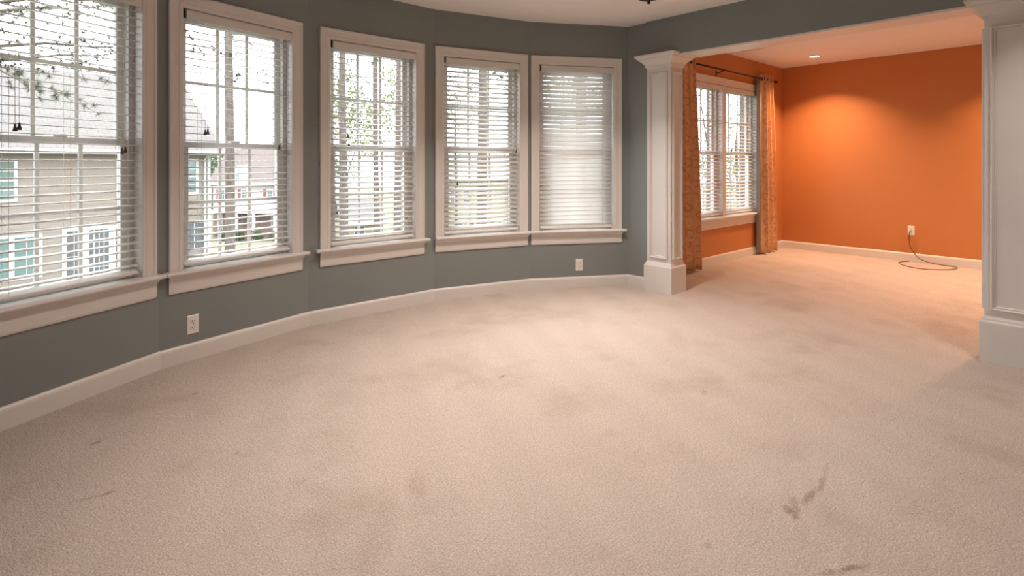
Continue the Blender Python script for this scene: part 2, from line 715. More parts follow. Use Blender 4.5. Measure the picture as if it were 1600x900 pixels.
MEET = 1.422


def sash_pair(root, x0, x1):
    """double-hung sashes of one unit in the opening x0..x1"""
    jw = .034
    # vinyl frame between opening and sashes
    fr = frame_rect(x0, x1, STOOL - .028, HEAD, .062, .145, jw, .030, .028)
    fr.build('window_frame', M['vinyl'], root)
    for upper in (False, True):
        if upper:
            z0, z1, y0, y1, wt, wb = MEET - .012, HEAD - .028, .104, .134, .036, .030
        else:
            z0, z1, y0, y1, wt, wb = STOOL + .0, MEET + .016, .072, .102, .033, .050
        ws = .046
        xa, xb = x0 + jw - .004, x1 - jw + .004
        sash = frame_rect(xa, xb, z0, z1, y0, y1, ws, wt, wb).build('sash', M['vinyl'], root)
        ga, gb, gz0, gz1 = xa + ws, xb - ws, z0 + wb, z1 - wt
        ym = (y0 + y1) / 2
        mw = .022
        xs = [ga + (gb - ga) * t / 3 for t in (1, 2)]
        zm = (gz0 + gz1) / 2
        for x in xs:
            MB().cbox(x - mw / 2, x + mw / 2, ym - .006, ym + .006, gz0, gz1, .002).build('muntin', M['vinyl'], sash)
        MB().cbox(ga, gb, ym - .0065, ym + .0065, zm - mw / 2, zm + mw / 2, .002).build('muntin', M['vinyl'], sash)
        ex = [ga, xs[0], xs[1], gb]
        ez = [gz0, zm, gz1]
        for i in range(3):
            for j in range(2):
                xa_ = ex[i] + (mw / 2 if i else 0)
                xb_ = ex[i + 1] - (mw / 2 if i < 2 else 0)
                za_ = ez[j] + (mw / 2 if j else 0)
                zb_ = ez[j + 1] - (mw / 2 if j < 1 else 0)
                MB().box(xa_, xb_, ym - .002, ym + .002, za_, zb_).build('pane', M['glass'], sash)
        if not upper:
            cx = (x0 + x1) / 2
            lk = MB()
            lk.cbox(cx - .035, cx + .035, y0 + .002, y1, z1, z1 + .010, .003)
            lk.cbox(cx - .008, cx + .030, y0 - .004, y0 + .014, z1 + .010, z1 + .018, .003)
            lk.build('sash_lock', M['lock'], sash)
        else:
            pass


def window(name, label, loc, rz, c, units, horn_l=.035, horn_r=.035, halfw=None):
    root = empty(name, loc, rz)
    struct(root, label)
    hw = halfw
    o0, o1 = c - hw, c + hw                      # clear opening
    z1 = HEAD + C_W
    casing_leg(o0 - C_W, 1, STOOL, z1).build('casing', M['trim'], root)
    casing_leg(o1 + C_W, -1, STOOL, z1).build('casing', M['trim'], root)
    casing_head(o0 - C_W, o1 + C_W, z1).build('casing', M['trim'], root)
    # jamb lining
    mb = MB()
    mb.box(o0 - .012, o0, -.004, .10, STOOL - .02, HEAD + .012)
    mb.box(o1, o1 + .012, -.004, .10, STOOL - .02, HEAD + .012)
    mb.box(o0, o1, -.004, .10, HEAD, HEAD + .012)
    mb.build('jamb', M['trim'], root)
    # stool with rounded nose, horns past the casing
    nose = [(.0, STOOL), (-.052, STOOL), (-.060, STOOL - .005), (-.063, STOOL - .012), (-.060, STOOL - .020),
            (-.052, STOOL - .026), (0, STOOL - .026)]
    mb = MB()
    mb.extrude_x(nose, o0 - C_W - horn_l, o1 + C_W + horn_r)
    mb.box(o0 - .010, o1 + .010, 0, .066, STOOL - .026, STOOL)
    mb.build('stool', M['trim'], root)
    # apron: moulded board under the stool, ends cut back
    ap = [(0, STOOL - .026), (-.040, STOOL - .026), (-.034, STOOL - .036), (-.022, STOOL - .048), (-.017, STOOL - .060),
          (-.014, STOOL - .132), (-.010, STOOL - .144), (0, STOOL - .146)]
    MB().extrude_x(ap, o0 - C_W + .004, o1 + C_W - .004, -.25, -.25).build('apron', M['trim'], root)
    if units == 1:
        sash_pair(root, o0, o1)
    else:
        MB().cbox(c - .043, c + .043, -.014, .10, STOOL, HEAD, .004).build('mullion', M['trim'], root)
        sash_pair(root, o0, c - .043)
        sash_pair(root, c + .043, o1)
    return root


# ------------------------------------------------------------------ blinds
PITCH = .0452


def slat_mesh(length, tilt):
    """crowned slat, 50 mm deep, tilted about its long axis (positive: room edge down)"""
    prof_t, prof_b = [], []
    for i in range(5):
        t = -1 + i * .5
        y = t * .025
        zc = .0022 * (1 - t * t)
        prof_t.append((y, zc + .0013))
        prof_b.append((y, zc - .0013))
    prof = prof_t + prof_b[::-1]
    ct, st = math.cos(tilt), math.sin(tilt)
    prof = [(y * ct - z * st, y * st + z * ct) for y, z in prof]
    return MB().extrude_x(prof, -length / 2, length / 2).mesh('slat', True)


def blind(name, label, group, loc, rz, c, width, tilt, seed, tassels=(), top=HEAD - .006, gap_l=0.0, y0=.024, bottom=.640, sag=0.0, rail_tilt=R(40)):
    """hangs inside a window opening; c centre in the wall's frame"""
    rnd = random.Random(seed)
    root = empty(name, loc, rz)
    tag(root, label, 'blind', group)
    half = width / 2
    MB().cbox(c - half, c + half, y0 - .024, y0 + .024, top - .040, top - .002, .002).build('headrail', M['slat'], root)
    mb = MB()
    vz0, vz1 = top - .062, top
    prof = [(y0 - .040, vz0), (y0 - .040, vz1 - .012), (y0 - .036, vz1 - .004), (y0 - .030, vz1), (y0 - .026, vz1), (y0 - .026, vz0)]
    mb.extrude_x(prof, c - half - .004 + gap_l, c + half + .002)
    val = mb.build('valance', M['trim'], root)
    MB().box(c - half - .0035, c - half + .004, y0 - .034, y0 - .020, vz0 + .004, vz1 - .002).build('valance_clip', M['dark'], val)
    me = slat_mesh(width, tilt)
    me.materials.append(M['slat'])
    z = top - .085
    zs = []
    while z > bottom + .036:
        zs.append(z)
        z -= PITCH
    for zz in zs:
        o = place('slat', me, None, root, loc=(c, y0, zz))
        o.rotation_euler = (rnd.uniform(-.03, .03), rnd.uniform(-.002, .002), 0)
    rail = MB().cbox(-half, half, -.026, .026, -.008, .008, .005).build('bottom_rail', M['trim'], root, loc=(c, y0, bottom))
    rail.rotation_euler = (rail_tilt, sag, 0)
    for s in (-.36, 0, .36):
        x = c + s * width
        m2 = MB()
        for yy in (y0 - .026, y0 + .026):
            m2.tube([(x, yy, top - .05), (x, yy, bottom)], .0009, 4)
        m2.build('ladder_cord', M['cord'], root)
        MB().cbox(x - c - .006, x - c + .006, -.0275, -.025, -.005, .005, .001).build('rail_plug', M['plate'], rail)
    for (x, zt, n) in tassels:
        for i in range(n):
            xx = x + i * .018
            zz = zt + i * .008
            cd = MB().tube([(xx - .006, y0 - .030, top - .06), (xx - .002, y0 - .036, (top + zz) / 2), (xx, y0 - .034, zz + .03)], .0012, 5)
            co = cd.build('lift_cord', M['cord'], root)
            MB().lathe([(.003, .034), (.005, .030), (.0055, .022), (.010, .006), (.0105, .001), (.008, -.002)], (xx, y0 - .034, zz), 10).build('tassel', M['brass'], co, True)
    return root


WIN_LABEL = ['white sash window at the left end of the bay, cut by the picture edge',
             'white sash window second from the left in the bay',
             'white sash window in the middle of the bay',
             'white sash window second from the right in the bay',
             'white sash window at the right end of the bay beside the column']
HORNS = [(.03, .03), (.03, .035), (.04, .033), (.004, .022), (.002, .035)]
BLIND_LABEL = ['open white slatted blind in the leftmost bay window, cut by the picture edge',
               'open white slatted blind before the lone thick pine trunk in the bay',
               'half open white blind in the middle bay window with three trunks behind',
               'half open white blind in the bay window beside the nearly closed one',
               'nearly closed white slatted blind in the bay window nearest the column']
TILT = [5, 5, 17, 29, 62]
TASS = [[(.248, 1.455, 2), (.786, 1.350, 2)], [(.280, 1.485, 2), (.835, 1.40, 1)], [(.325, 1.505, 1), (.335, 1.44, 1)], [(.228, 1.085, 1), (.86, 1.40, 1)], []]
for k in range(5):
    a, L_, ang = facets[k]
    c = WIN_C[k]
    window('window_%d' % (k + 1), WIN_LABEL[k], (a.x, a.y, 0), ang, c, 1, HORNS[k][0], HORNS[k][1], OPEN_W / 2)
    blind('window_blind', BLIND_LABEL[k], 'blinds in the bay windows', (a.x, a.y, 0), ang, c, OPEN_W - .022, R(TILT[k]), 10 + k, TASS[k],
          gap_l=.012, sag=R((-.1, -.15, -.25, -.3, 0)[k]), rail_tilt=R((26, 24, 48, 46, 60)[k]))

window('window_6', 'white twin sash window between the patterned curtains', (OW0, ORY, 0), 0, OWC, 2, .04, .04, UNIT - C_W)
uw = UNIT - C_W - .043
for i, sgn in enumerate((-1, 1)):
    blind('window_blind', ('white blind in the left half of the twin window, beside the left curtain',
                           'white blind in the right half of the twin window, beside the right curtain')[i],
          'blinds in the twin window', (OW0, ORY, 0), 0, OWC + sgn * (.043 + uw / 2), uw - .03, R(14), 30 + i, [(OWC + sgn * (.043 + uw / 2) - .30, 1.45, 1)])

# ------------------------------------------------------------------ columns
def column(label, x0, y1, w, d, ztop):
    """x0 = plinth face towards the bay room, y1 = plinth edge nearest the bay, w along y, d along x"""
    root = empty('square_column', (x0 + d / 2, y1 - w / 2, 0))
    tag(root, label, 'column', 'panelled columns of the opening')
    hx, hy = d / 2, w / 2

    def ring(o, z):
        return [(-hx + o, -hy + o, z), (hx - o, -hy + o, z), (hx - o, hy - o, z), (-hx + o, hy - o, z)]
    MB().loft([ring(0, 0), ring(0, .255), ring(.003, .262), ring(.010, .268), ring(.013, .280), ring(.020, .292), ring(.024, .300)]).build('plinth', M['trim'], root)
    zc = ztop - .135
    MB().loft([ring(.024, .295), ring(.024, zc + .02)]).build('shaft', M['trim'], root)
    prof = [(.024, zc), (.018, zc + .004), (.016, zc + .012), (.012, zc + .016), (.010, zc + .030), (.002, zc + .046), (-.014, zc + .066),
            (-.034, zc + .082), (-.046, zc + .090), (-.048, zc + .098), (-.056, zc + .104), (-.066, zc + .116), (-.070, zc + .120), (-.070, zc + .135)]
    MB().loft([ring(o, z) for o, z in prof]).build('capital', M['trim'], root)
    # raised panel mouldings, one on each of the four faces
    z0, z1 = .335, zc - .045
    sp = [(0, 0), (0, .010), (.004, .017), (.010, .019), (.015, .012), (.019, .006), (.024, .009), (.028, .006), (.031, 0)]
    for face in range(4):
        half = (hy if face % 2 == 0 else hx) - .024 - .030
        dist = (hx if face % 2 == 0 else hy) - .024
        rings = []
        for (d_, h_) in sp:
            rings.append([(-half + d_, -dist - h_, z0 + d_), (half - d_, -dist - h_, z0 + d_), (half - d_, -dist - h_, z1 - d_), (-half + d_, -dist - h_, z1 - d_)])
        mb = MB()
        n = len(rings)
        vs = [p for r in rings for p in r]
        fs = []
        for i in range(n - 1):
            for j in range(4):
                fs.append((i * 4 + j, i * 4 + (j + 1) % 4, (i + 1) * 4 + (j + 1) % 4, (i + 1) * 4 + j))
        mb.add(vs, fs)
        mb.build('panel_moulding', M['trim'], root, rot=(0, 0, R(-90 + 90 * face)))
    return root


column('white panelled square column beside the bay', 4.788, 3.306, .320, .272, 2.386)
column('white panelled square column cut by the right picture edge', 4.715, .650, .330, .345, 2.366)

# ------------------------------------------------------------------ outlets
def outlet(label, loc, rz):
    """local: wall face at y=0, room towards -y, centre at origin"""
    root = empty('wall_outlet', loc, rz)
    tag(root, label, 'outlet', 'duplex wall outlets')
    mb = MB()
    mb.loft([[(x * .038, -y, z * .062) for x, z in ((-1, -1), (1, -1), (1, 1), (-1, 1))] for y in (0, .003)] +
            [[(x * .034, -.006, z * .058) for x, z in ((-1, -1), (1, -1), (1, 1), (-1, 1))]])
    mb.build('cover_plate', M['plate'], root)
    for s in (-1, 1):
        zc = s * .020
        ring = []
        for k in range(20):
            a = 2 * math.pi * k / 20
            ring.append((.0175 * math.cos(a), max(-.0125, min(.0125, .0175 * math.sin(a)))))
        rc = MB().loft([[(x, -.005, zc + z) for x, z in ring], [(x, -.0085, zc + z) for x, z in ring]]).build('receptacle', M['plate'], root)
        mb = MB()
        mb.box(-.0085, -.0055, -.0092, -.0085, zc + .000, zc + .009)
        mb.box(.0055, .0085, -.0092, -.0085, zc + .001, zc + .008)
        mb.lathe([(.0032, -.0092), (.0032, -.0084)], (0, 0, zc - .007), 10, 'y')
        mb.build('slot', M['dark'], rc)
    MB().lathe([(.0035, -.0078), (.0035, -.0055)], (0, 0, 0), 10, 'y').build('screw', M['metal'], root)
    return root


def on_facet(k, s, z):
    a, L_, ang = facets[k]
    return (a.x + s * math.cos(ang), a.y + s * math.sin(ang), z), ang


p_, r_ = on_facet(1, .204, .2325)
outlet('white duplex outlet under the second bay window from the left', p_, r_)
p_, r_ = on_facet(4, .528, .233)
outlet('white duplex outlet under the bay window beside the column', p_, r_)
outlet('white duplex outlet with a cable on the far orange wall', (ORX, 1.890, .408), R(-90))

# cable looping from the far outlet onto the carpet
pts = [(8.730, 1.888, .392), (8.712, 1.893, .398), (8.700, 1.900, .388), (8.700, 1.904, .35), (8.702, 1.903, .29), (8.704, 1.893, .205), (8.706, 1.858, .135),
       (8.708, 1.81, .068), (8.705, 1.74, .033), (8.700, 1.64, .014), (8.695, 1.51, .006), (8.66, 1.405, .005), (8.52, 1.395, .005), (8.35, 1.46, .005),
       (8.245, 1.58, .005), (8.215, 1.70, .005), (8.27, 1.81, .005), (8.40, 1.93, .005), (8.52, 1.975, .005), (8.63, 1.955, .006), (8.685, 1.90, .010)]


def smooth_path(pts, n=6):
    out = []
    pv = [Vector(p) for p in pts]
    for i in range(len(pv) - 1):
        p0, p1, p2, p3 = pv[max(i - 1, 0)], pv[i], pv[i + 1], pv[min(i + 2, len(pv) - 1)]
        for j in range(n):
            t = j / n
            out.append(.5 * ((2 * p1) + (-p0 + p2) * t + (2 * p0 - 5 * p1 + 4 * p2 - p3) * t * t + (-p0 + 3 * p1 - 3 * p2 + p3) * t ** 3))
    out.append(pv[-1])
    return out


cab = empty('cable', (8.5, 1.7, 0))
tag(cab, 'thin dark cable looping from the far outlet onto the carpet', 'cable')
MB().tube([p - Vector((8.5, 1.7, 0)) for p in smooth_path(pts)], .0045, 8).build('cable_jacket', M['cable'], cab, True)
MB().tube([(.205, .176, .0115), (.215, .160, .013)], .003, 8).build('connector', M['metal'], cab)

# ------------------------------------------------------------------ ceiling fixtures
def downlight(label, x, y, watts, spread=150, lens='lens', r=.085, tint=FILL_WARM):
    root = empty('recessed_downlight', (x, y, CEIL))
    tag(root, label, 'ceiling light', 'recessed ceiling lights')
    MB().lathe([(r, 0), (r, -.004), (r - .006, -.007), (r - .022, -.006), (r - .024, -.002), (r - .024, 0)], (0, 0, 0), 32).build('trim_ring', M['trim'], root, True)
    MB().lathe([(r - .024, -.0035), (r - .024, -.001)], (0, 0, 0), 32).build('lens', M[lens], root)
    ld = bpy.data.lights.new('downlight_lamp', 'AREA')
    ld.shape = 'DISK'
    ld.size = (r - .026) * 2
    ld.energy = watts
    ld.color = tint
    ld.spread = R(spread)
    lo = bpy.data.objects.new('lamp', ld)
    col.objects.link(lo)
    lo.parent = root
    lo.location = (0, 0, -.010)
    return root


downlight('lit recessed downlight in the ceiling before the far orange wall', 8.06, 2.83, ORANGE_LAMP_W, 114, tint=ORANGE_WARM)
downlight('recessed downlight in the far room hidden by the right column', 8.06, .60, ORANGE_LAMP_W, 114, tint=ORANGE_WARM)
downlight('added fill downlight in the far room behind the header, unseen above the picture', 6.45, .45, ORANGE_LAMP_W, 114, tint=ORANGE_WARM)  # unseen extra lamp, added to brighten the orange room and its floor
for i, (x, y) in enumerate([(1.0, 2.1), (2.3, 2.9), (3.5, 2.8), (2.3, 1.1), (.5, -.2), (4.0, -.05)]):  # fill lamps added out of view to lift the bay room's light
    downlight('added fill downlight over the bay room, unseen above the picture', x, y, BAY_FILL_W * (.82, .75, 1.30, .38, .72, .58)[i], 108)

# dark round canopy on the bay-room ceiling; only its tip reaches into the picture
can = empty('ceiling_canopy', (4.085, 2.77, CEIL))
tag(can, 'dark bronze ceiling canopy at the top picture edge', 'canopy')
MB().lathe([(.105, 0), (.105, -.008), (.09, -.02), (.05, -.032), (.012, -.036), (.012, -.05)], (0, 0, 0), 28).build('canopy_cup', M['bronze'], can, True)
MB().lathe([(.012, -.05), (.016, -.056), (.010, -.066), (.002, -.068)], (0, 0, 0), 14).build('finial', M['bronze'], can, True)

# ceiling register of the orange room near the opening
vn = empty('ceiling_vent', (7.0, 3.19, CEIL))
tag(vn, 'slim ceiling air vent near the twin window', 'vent')
frame_rect(-.06, .06, -.15, .15, -.008, 0, .018, .018, .018).build('vent_frame', M['metal'], vn, rot=(R(-90), 0, 0))
for i in range(6):
    MB().cbox(-.04, .04, -.003, .003, -.006, -.002, .001).build('vent_slat', M['metal'], vn, loc=(0, -.11 + i * .044, 0))

# ------------------------------------------------------------------ curtain rod and curtains
RY, RZ = ORY - .095, 2.478
rod = empty('curtain_rod', (6.9, RY, RZ))
tag(rod, 'thin dark curtain rod above the twin window', 'curtain rod')
MB().lathe([(.0105, -1.42), (.0105, 1.36)], (0, 0, 0), 14, 'x').build('pole', M['rod'], rod, True)
for sx in (-1.42, 1.36):
    s = -1 if sx < 0 else 1
    MB().lathe([(.0105, sx), (.018, sx + s * .006), (.024, sx + s * .025), (.018, sx + s * .044), (.002, sx + s * .052)], (0, 0, 0), 14, 'x').build('finial', M['rod'], rod, True)
for x in (-1.25, -.205, 1.18):
    mb = MB()
    mb.tube([(x, .095, -.03), (x, .05, -.028), (x, 0, -.018)], .006, 8)
    mb.cbox(x - .012, x + .012, .089, .095, -.075, .01, .002)
    mb.lathe([(.0155, x - .008), (.0155, x + .008)], (0, 0, 0), 12, 'x')
    mb.build('bracket', M['rod'], rod)


def curtain(label, xt0, xt1, xb0, xb1, folds, seed, zb=.035, zt=2.535, lining=None):
    rnd = random.Random(seed)
    root = empty('curtain', ((xb0 + xb1) / 2, RY, 0))
    tag(root, label, 'curtain', 'ring patterned curtains')
    ox = (xb0 + xb1) / 2
    nu, nz = 97, 30
    ph = [rnd.uniform(-.5, .5) for _ in range(6)]

    def surf(off):
        mb = MB()
        uv = []
        for j in range(nz + 1):
            t = j / nz                              # 0 top .. 1 bottom
            z = zt + (zb - zt) * t
            x0 = xt0 + (xb0 - xt0) * t ** 1.3
            x1 = xt1 + (xb1 - xt1) * t ** 1.3
            amp = .038 + .012 * math.sin(3 * t + ph[0])
            for i in range(nu + 1):
                u = i / nu
                th = 2 * math.pi * folds * u + .5 * math.sin(2.3 * t + ph[1] + 4 * u) * t
                y = amp * math.sin(th) + .012 * math.sin(2 * th + ph[2] + 2 * t)
                x = x0 + (x1 - x0) * u + .012 * math.sin(2 * th + ph[3]) - ox
                zz = z + (.010 * math.sin(th + 1.0) if j == nz else 0)
                mb.v.append((x, y + off, zz))
                uv.append((u * folds * .26, z))
        w = nu + 1
        for j in range(nz):
            for i in range(nu):
                mb.f.append((j * w + i, j * w + i + 1, (j + 1) * w + i + 1, (j + 1) * w + i))
        mb.uv = uv
        return mb
    o = surf(0).build('fabric', M['curtain'], root, True)
    md = o.modifiers.new('thickness', 'SOLIDIFY')
    md.thickness = .003
    for i in range(int(folds * 2)):
        x = xt0 + (xt1 - xt0) * (i + .5) / (folds * 2) - ox
        mb = MB()
        ring = []
        seg = 18
        for k in range(seg + 1):
            a = 2 * math.pi * k / seg
            ring.append((x + .004 * math.cos(a), .024 * math.cos(a), RZ + .024 * math.sin(a)))
        mb.tube(ring, .0045, 6, False)
        mb.build('grommet', M['rod'], root, True)
    if lining:
        mb = MB()
        uv = []
        for j in range(21):
            t = j / 20
            z = zt - .03 + (zb + .04 - zt) * t
            for i in range(13):
                u = i / 12
                x = lining + .05 * u + .006 * math.sin(3 * t) - ox
                y = .030 + .022 * math.sin(2 * math.pi * 1.5 * u + .6 * math.sin(2 * t)) - .02 * u
                mb.v.append((x, y, z))
        for j in range(20):
            for i in range(12):
                mb.f.append((j * 13 + i, j * 13 + i + 1, (j + 1) * 13 + i + 1, (j + 1) * 13 + i))
        lo = mb.build('lining', M['lining'], root, True)
        md = lo.modifiers.new('thickness', 'SOLIDIFY')
        md.thickness = .002
    return root


curtain('tan ring-patterned curtain half hidden behind the left column', 5.48, 5.985, 5.44, 6.12, 4, 3)
curtain('tan ring-patterned curtain at the corner of the orange room', 7.77, 8.09, 7.79, 8.26, 3, 5, lining=7.735)

# ------------------------------------------------------------------ outside: ground
def ground_z(X, Y):
    if Y < 22:
        return -3.15
    if Y < 60:
        t = (Y - 22) / 38
        return -3.15 - 3.95 * t
    return -7.1 - .012 * (Y - 60)


mb = MB()
rows = [-30, 0, 6, 14, 22, 28, 36, 44, 52, 60, 90, 140, 260]
cols_ = [-220, -120, -70, -45, -30, -20, -10, 0, 10, 20, 40, 80, 160, 260]
for Y in rows:
    for X in cols_:
        x, y = cw(X, Y)
        mb.v.append((x, y, ground_z(X, Y)))
n = len(cols_)
for i in range(len(rows) - 1):
    for j in range(n - 1):
        mb.f.append((i * n + j, i * n + j + 1, (i + 1) * n + j + 1, (i + 1) * n + j))
gr = mb.build('lawn', M['lawn'])
struct(gr, 'sloping green lawn between the houses')

# ------------------------------------------------------------------ outside: beige neighbour house
def far_window(parent, x0, x1, z0, z1, glass, ncol=2, nrow=2, t=.09, y=0.0, mun=.022, mid=True):
    """trim frame with pane and bars on a wall whose face is at y, outside towards -y"""
    w = frame_rect(x0, x1, z0, z1, y - .05, y, t, t, t).build('window', M['house_white'], parent)
    MB().box(x0 + t, x1 - t, y - .022, y - .012, z0 + t, z1 - t).build('pane', M[glass], w)
    a, b, c_, d = x0 + t, x1 - t, z0 + t, z1 - t
    for i in range(1, ncol):
        x = a + (b - a) * i / ncol
        MB().box(x - mun / 2, x + mun / 2, y - .032, y - .022, c_, d).build('muntin', M['house_white'], w)
    for i in range(1, nrow):
        z = c_ + (d - c_) * i / nrow
        m_ = mun * (2.2 if (mid and i == nrow // 2) else 1)
        MB().box(a, b, y - .034, y - .022, z - m_ / 2, z + m_ / 2).build('muntin', M['house_white'], w)
    return w


def gable_roof(parent, x0, x1, y0, y1, ze, zr, mat, th=.14):
    ym = (y0 + y1) / 2
    mb = MB()
    pr = [(y0, ze), (ym, zr), (y1, ze)]
    vs = []
    for x in (x0, x1):
        vs += [(x, y, z) for y, z in pr] + [(x, y, z - th) for y, z in pr[::-1]]
    fs = [(0, 1, 7, 6), (1, 2, 8, 7), (3, 4, 10, 9), (4, 5, 11, 10), (2, 3, 9, 8), (5, 0, 6, 11), (0, 5, 4, 1), (1, 4, 3, 2), (6, 7, 10, 11), (7, 8, 9, 10)]
    mb.add(vs, fs)
    sl = math.hypot(ym - y0, zr - ze)
    mb.uv = [(v[0], (v[1] - y0) / (ym - y0) * sl if v[1] <= ym else (y1 - v[1]) / (y1 - ym) * sl) for v in mb.v]
    return mb.build('roof', mat, parent)


qx, qy = cw(-12.3, 22.5)
nb = empty('house', (qx, qy, -3.15), R(50 - CAM_YAW))
tag(nb, 'beige clapboard house with white-trimmed windows outside the left bay windows', 'house')
G = 3.15       # local z = world z + G


def nz_(z):
    return z + G


MB().box(-13, -.02, .03, 8, 0, nz_(1.70)).build('wall', M['house_wall'], nb)
mb = MB()
mb.add([(0, .03, nz_(1.70)), (0, 8, nz_(1.70)), (0, 4, nz_(4.75)), (-.15, .03, nz_(1.70)), (-.15, 8, nz_(1.70)), (-.15, 4, nz_(4.75))],
       [(0, 1, 2), (5, 4, 3), (0, 2, 5, 3), (1, 4, 5, 2), (0, 3, 4, 1)])
mb.build('gable', M['siding'], nb)
bd = MB().hexa([(-13, -.020, 0), (-.08, -.020, 0), (-.08, .03, 0), (-13, .03, 0), (-13, -.006, .186), (-.08, -.006, .186), (-.08, .03, .186), (-13, .03, .186)]).mesh('siding_board')
bd.materials.append(M['siding'])
z = .0
while z < nz_(1.52):
    place('siding_board', bd, None, nb, loc=(0, 0, z))
    z += .175
MB().box(-.09, .02, -.035, .10, 0, nz_(1.70)).build('corner_board', M['house_white'], nb)
MB().box(-13.3, .42, -.42, .02, nz_(1.60), nz_(1.64)).build('soffit', M['house_white'], nb)
MB().cbox(-13.3, .42, -.52, -.42, nz_(1.60), nz_(1.76), .02).build('gutter', M['house_white'], nb)
MB().tube([(-.2, -.06, 0), (-.2, -.06, nz_(1.45)), (-.2, -.46, nz_(1.62))], .04, 8).build('downspout', M['house_white'], nb)
gable_roof(nb, -13.4, .40, -.50, 8.5, nz_(1.72), nz_(4.95), M['roof'])
far_window(nb, -6.85, -5.89, nz_(.02), nz_(1.42), 'house_glass', 2, 4)
far_window(nb, -3.19, -2.23, nz_(.04), nz_(1.45), 'house_glass', 2, 4)
far_window(nb, -1.40, -.44, nz_(.04), nz_(1.45), 'house_glass', 2, 4)
far_window(nb, -7.2, -6.02, nz_(-2.52), nz_(-1.06), 'house_glass', 2, 2)
far_window(nb, -6.06, -5.27, nz_(-2.52), nz_(-1.06), 'house_glass', 2, 2)
far_window(nb, -4.75, -4.09, nz_(-2.95), nz_(-.95), 'house_glass_dark', 2, 4, .12, mid=False)
far_window(nb, -4.12, -3.30, nz_(-2.95), nz_(-.95), 'house_glass_dark', 4, 4, .12, mid=False)
far_window(nb, -3.33, -2.70, nz_(-2.95), nz_(-.95), 'house_glass_dark', 2, 4, .12, mid=False)
far_window(nb, -1.05, -.12, nz_(-2.2), nz_(-1.02), 'house_glass_dark', 2, 2)

# ------------------------------------------------------------------ outside: far row of townhouses seen through the second window
def far_house(label, D, yaw_deg, px0, px1, zg, ze, zr, depth, wall, roof, name='townhouse'):
    """stands D metres ahead; local x runs right along its front"""
    cx_ = ((px0 + px1) / 2 - 800) / 864 * D
    x, y = cw(cx_, D)
    root = empty(name, (x, y, zg), R(-CAM_YAW + yaw_deg))
    tag(root, label, 'house')
    w = (px1 - px0) / 864 * D
    MB().box(-w / 2, w / 2, 0, depth, 0, ze - zg).build('wall', M[wall], root)
    gable_roof(root, -w / 2 - .4, w / 2 + .4, -.5, depth + .5, ze - zg, zr - zg, M[roof])
    MB().cbox(-w / 2 - .4, w / 2 + .4, -.6, -.48, ze - zg - .22, ze - zg + .02, .02).build('gutter', M['house_white'], root)
    return root, cx_


D = 60


def lp(px, D, c):
    return (px - 800) / 864 * D - c


def zz_(y, D, zg):
    return EYE - (y - 254.14) * D / 864 - zg


ZG = -7.1
th, c0 = far_house('far white and brick townhouse with red shutters seen through the second bay window', D, 0, 333, 470, ZG, -.9, 2.9, 8, 'white_siding', 'roof_pink')
MB().box(lp(333, D, c0), lp(470, D, c0), -.06, 0, 0, zz_(328, D, ZG)).build('brick_base', M['pink_siding'], th)
for (a, b) in ((344, 352), (377, 387), (417, 427)):
    x0, x1 = lp(a, D, c0), lp(b, D, c0)
    far_window(th, x0, x1, zz_(312, D, ZG), zz_(296, D, ZG), 'house_glass', 2, 2, .08)
    for s in (x0 - .38, x1 + .06):
        sh = MB().cbox(s, s + .32, -.06, 0, zz_(312, D, ZG), zz_(296, D, ZG), .02).build('shutter', M['shutter_red'], th)
for (a, b) in ((340, 348), (366, 373), (424, 434)):
    far_window(th, lp(a, D, c0), lp(b, D, c0), zz_(353, D, ZG), zz_(335, D, ZG), 'house_glass', 2, 2, .08, -.06)
MB().cbox(lp(388, D, c0), lp(395, D, c0), -.12, -.06, 0, zz_(335, D, ZG), .02).build('door', M['shutter_red'], th)
MB().box(lp(336, D, c0), lp(442, D, c0), -1.9, 0, zz_(331, D, ZG), zz_(327, D, ZG)).build('porch_roof', M['house_white'], th)
for px in (338, 358, 382, 408, 440):
    MB().cbox(lp(px, D, c0) - .14, lp(px, D, c0) + .14, -1.85, -1.57, 0, zz_(331, D, ZG), .02).build('porch_post', M['house_white'], th)
# front gable
mb = MB()
g0, g1, gm = lp(352, D, c0), lp(398, D, c0), lp(375, D, c0)
gz0, gz1 = zz_(287, D, ZG), zz_(258, D, ZG)
mb.add([(g0, -.5, gz0), (g1, -.5, gz0), (gm, -.5, gz1), (g0, 3.5, gz0), (g1, 3.5, gz0), (gm, 3.5, gz1)], [(0, 1, 2), (5, 4, 3), (0, 2, 5, 3), (2, 1, 4, 5), (0, 3, 4, 1)])
mb.build('dormer', M['house_white'], th)
far_window(th, lp(371, D, c0), lp(379, D, c0), zz_(284, D, ZG), zz_(270, D, ZG), 'house_glass', 2, 2, .08, -.5)

D2 = 45
ZG2 = -5.6
yh, c1 = far_house('pale yellow house seen through the second bay window from the right', D2, 8, 680, 840, ZG2, .1, 2.0, 9, 'yellow_siding', 'roof_pale')
for (a, b) in ((703, 711), (723, 733), (760, 770), (787, 797), (815, 825)):
    far_window(yh, lp(a, D2, c1), lp(b, D2, c1), zz_(318, D2, ZG2), zz_(294, D2, ZG2), 'house_glass_dark', 2, 2, .07)
for (a, b) in ((712, 724), (730, 742), (764, 774), (777, 785), (790, 803)):
    far_window(yh, lp(a, D2, c1), lp(b, D2, c1), zz_(365, D2, ZG2), zz_(346, D2, ZG2), 'house_glass_dark', 2, 2, .07)

D3 = 52
gz = -6.4
gy, c2 = far_house('low yellow house with a pale roof seen through the middle bay window', D3, 25, 538, 596, gz, -4.2, -2.2, 5, 'yellow_siding', 'roof_pale')
far_window(gy, -.8, .2, .8, 1.8, 'house_glass_dark', 2, 2, .07)

